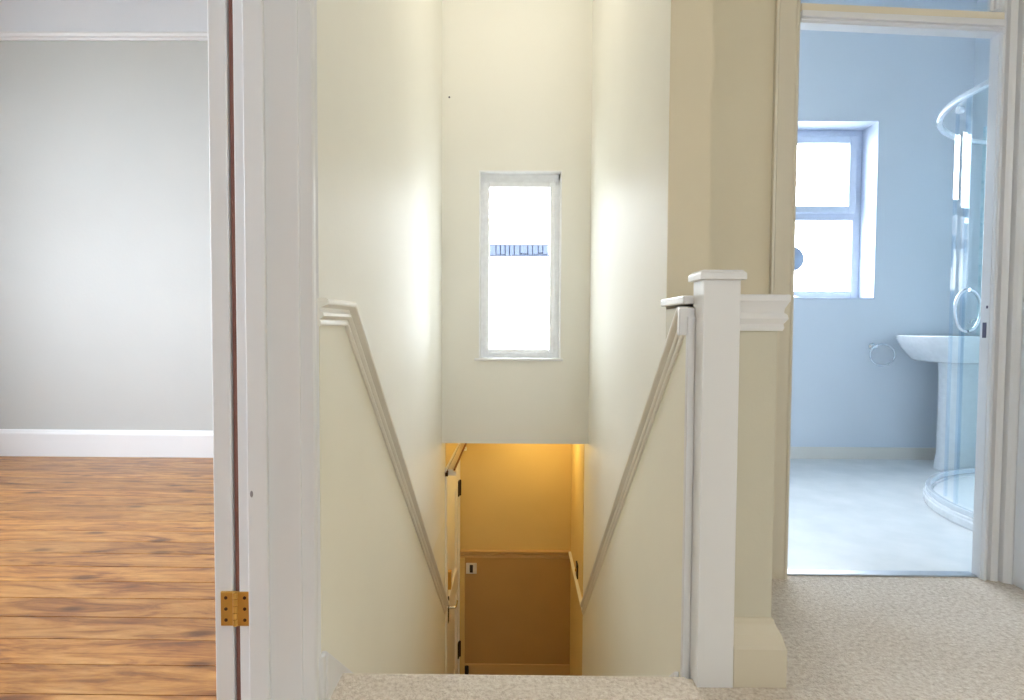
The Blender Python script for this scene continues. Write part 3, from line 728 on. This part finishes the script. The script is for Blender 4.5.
part('top_rail', MB().strip(plan(rg_), 0.026, 1.962, 1.984), 'satin', sh, bevel=0.004)
g = MB().strip([(scx-rg_, YBW2+0.01)] + [arc_pt(t, rg_) for t in (0, 2, 4)], 0.006, 0.085, 1.964)
part('fixed_panel', g, 'shower_glass', sh, label='near fixed glass panel')
g = MB().strip([arc_pt(t, rg_) for t in (84, 86, 88, 90)] + [(BXR-0.01, scy+rg_)], 0.006, 0.085, 1.964)
part('fixed_panel', g, 'shower_glass', sh, label='far fixed glass panel')
rd = rg_-0.014
dr = part('sliding_door', MB().strip([arc_pt(t, rd) for t in range(-12, 13, 2)], 0.006, 0.09, 1.960), 'shower_glass', sh, label='near curved sliding door, slid open')
part('door_seal', MB().strip([arc_pt(t, rd) for t in (12, 12.9)], 0.012, 0.09, 1.960), 'seal', dr)
dr2 = part('sliding_door', MB().strip([arc_pt(t, rd) for t in range(66, 97, 2)], 0.006, 0.09, 1.960), 'shower_glass', sh, label='far curved sliding door, slid open')
part('door_seal', MB().strip([arc_pt(t, rd) for t in (65.2, 66)], 0.012, 0.09, 1.960), 'seal', dr2)
part('panel_edge', MB().strip([arc_pt(t, rg_) for t in (4, 4.9)], 0.014, 0.085, 1.964), 'seal', sh)
part('wall_profile', MB().box(scx-rg_-0.014, scx-rg_+0.014, YBW2+0.004, YBW2+0.03, 0.055, 1.985), 'chrome', sh)
part('wall_profile', MB().box(BXR-0.03, BXR-0.003, scy+rg_-0.014, scy+rg_+0.014, 0.055, 1.985), 'chrome', sh)
def dhandle(th, sgn):
    r0 = rd + sgn*0.005; pts_ = []
    for a in range(0, 181, 15):
        rr = r0 + sgn*0.052*math.sin(R(a)); zz = 0.985 + 0.095*math.cos(R(a))
        x, y_ = arc_pt(th, rr); pts_.append((x, y_, zz))
    return MB().tube(pts_, 0.0075, 10)
part('door_handle', dhandle(3.2, 1), 'chrome', dr)
part('door_handle', dhandle(3.2, -1), 'chrome', dr)
part('roller', MB().lathe((arc_pt(11, rd)[0], arc_pt(11, rd)[1], 1.93), [(0, -0.012), (0.016, -0.012), (0.018, 0), (0.016, 0.012), (0, 0.012)], 16, 'X'), 'satin', dr)
part('roller', MB().lathe((arc_pt(30, rg_)[0], arc_pt(30, rg_)[1], 1.965), [(0, -0.012), (0.012, -0.012), (0.013, 0), (0.012, 0.012), (0, 0.012)], 16, 'X'), 'satin', sh)

# basin on pedestal against the right wall
by_ = 3.965
bs = thing('pedestal_basin', (BXR-0.27, by_, 0), 'white ceramic pedestal washbasin on the right bathroom wall behind the shower', 'washbasin')
def ring(cx_, cy_, hx, hy, z, nseg=40, back=None, e=2.6):
    out = []
    for i in range(nseg):
        a = 2*math.pi*i/nseg; c_, s_ = math.cos(a), math.sin(a)
        x = cx_ + hx*math.copysign(abs(c_)**(2/e), c_); y_ = cy_ + hy*math.copysign(abs(s_)**(2/e), s_)
        if back is not None: x = min(x, back)
        out.append(Vector((x, y_, z)))
    return out
def loft(rings):
    m_ = MB(); k = len(rings[0]); vs = [v for r_ in rings for v in r_]; fs = []
    for i in range(len(rings)-1):
        for j in range(k): fs.append((i*k+j, i*k+(j+1) % k, (i+1)*k+(j+1) % k, (i+1)*k+j))
    fs.append(tuple(range(k))); fs.append(tuple(range((len(rings)-1)*k, len(rings)*k)))
    m_.smooth = True
    return m_.add(vs, fs)
bk = BXR-0.003
cxb = bk-0.257
outer = [ring(cxb+0.04, by_, 0.17, 0.15, 0.685, back=bk, e=3.2), ring(cxb+0.02, by_, 0.225, 0.20, 0.692, back=bk, e=3.2), ring(cxb+0.012, by_, 0.240, 0.215, 0.705, back=bk, e=3.2),
         ring(cxb-0.005, by_, 0.272, 0.245, 0.77, back=bk, e=3.2), ring(cxb-0.013, by_, 0.293, 0.262, 0.828, back=bk, e=3.2), ring(cxb-0.013, by_, 0.297, 0.266, 0.850, back=bk, e=3.2),
         ring(cxb-0.013, by_, 0.290, 0.259, 0.856, back=bk, e=3.2), ring(cxb-0.045, by_, 0.22, 0.20, 0.852), ring(cxb-0.045, by_, 0.20, 0.18, 0.83), ring(cxb-0.045, by_, 0.14, 0.13, 0.76), ring(cxb-0.045, by_, 0.03, 0.03, 0.74)]
part('bowl', loft(outer), 'ceramic', bs)
pdx = cxb+0.055
ped = [ring(pdx+0.01, by_, 0.170, 0.105, 0.0), ring(pdx+0.01, by_, 0.168, 0.103, 0.04), ring(pdx+0.01, by_, 0.158, 0.095, 0.10), ring(pdx+0.01, by_, 0.155, 0.095, 0.4), ring(pdx+0.01, by_, 0.155, 0.10, 0.6), ring(pdx+0.01, by_, 0.158, 0.11, 0.687)]
part('pedestal', loft(ped), 'ceramic', bs)
tp = MB().tube([(bk-0.07, by_, 0.853), (bk-0.07, by_, 0.93), (bk-0.085, by_, 0.955), (bk-0.12, by_, 0.965), (bk-0.17, by_, 0.95), (bk-0.18, by_, 0.93)], 0.012, 12)
part('tap', tp, 'chrome', bs)
# mosaic splashback
struct('trim_10', MB().box(BXR-0.008, BXR+0.001, 3.72, 4.15, 0.86, 2.22), 'mosaic')

# towel ring
tx, tz = 2.418, 0.775
tr = thing('towel_ring', (tx, BYF-0.03, tz-0.16), 'chrome towel ring on the blue bathroom wall beside the washbasin', 'towel ring')
part('wall_mount', MB().lathe((tx, BYF, tz), [(0, 0.0), (0.024, 0.0), (0.024, -0.008), (0.016, -0.013), (0.010, -0.016), (0.010, -0.042), (0.012, -0.05), (0, -0.052)], 20, 'Y'), 'chrome', tr)
rgp = [(tx+0.048+0.083*math.cos(2*math.pi*i/40), BYF-0.040+0.006*math.sin(i), tz-0.055+0.072*math.sin(2*math.pi*i/40)) for i in range(40)]
rgp = [(a, BYF-0.042, c_) for a, b2, c_ in rgp if True]
part('ring', MB().tube(rgp, 0.0068, 8, closed=True), 'chrome', tr)

# round vanity mirror on the window sill
mxx, mzz = 1.888, 1.375
vm = thing('vanity_mirror', (mxx, BYF+0.07, bwz0+0.006), 'round vanity mirror on a stand on the bathroom window sill', 'mirror')
mring = MB().lathe((mxx, BYF+0.07, mzz), [(0, 0.012), (0.078, 0.012), (0.085, 0.006), (0.085, -0.006), (0.078, -0.010), (0, -0.010)], 36, 'Y')
part('mirror_head', mring, 'mirror_back', vm)
part('stem', MB().tube([(mxx, BYF+0.07, mzz-0.08), (mxx, BYF+0.07, bwz0+0.02)], 0.006, 10), 'mirror_back', vm)
part('base', MB().lathe((mxx, BYF+0.07, bwz0+0.006), [(0, 0), (0.055, 0), (0.055, 0.006), (0.03, 0.014), (0.008, 0.02), (0, 0.02)], 28), 'mirror_back', vm)

# ================================================================== OUTSIDE
struct('ground', MB().box(-30, 30, -20, 40, -2.6, -2.2), 'ground')
nb = thing('neighbour_house', (-1.0, 13.0, -2.2), 'white rendered neighbouring house with grey roof seen through the stair window', 'house')
part('wall', MB().box(-5, 2.5, 12, 18, -2.2, 2.23), 'render', nb)
ty = MB()
ty.hexa([(-5.3, 11.8, 2.43), (2.8, 11.8, 2.43), (2.8, 18, 2.43), (-5.3, 18, 2.43), (1.0, 14.8, 3.6), (2.7, 14.8, 3.6), (2.7, 15.0, 3.6), (1.0, 15.0, 3.6)])
part('roof', ty, 'slate', nb)
fa = MB(); x = -5.3
fa.box(-5.3, 2.8, 11.86, 12.02, 2.23, 2.43)
while x < 2.7:
    w_ = 0.06+0.08*random.random(); fa.box(x, x+w_, 11.79, 11.87, 2.24+0.06*random.random(), 2.42); x += w_+0.018
part('eaves', fa, 'fascia', nb)
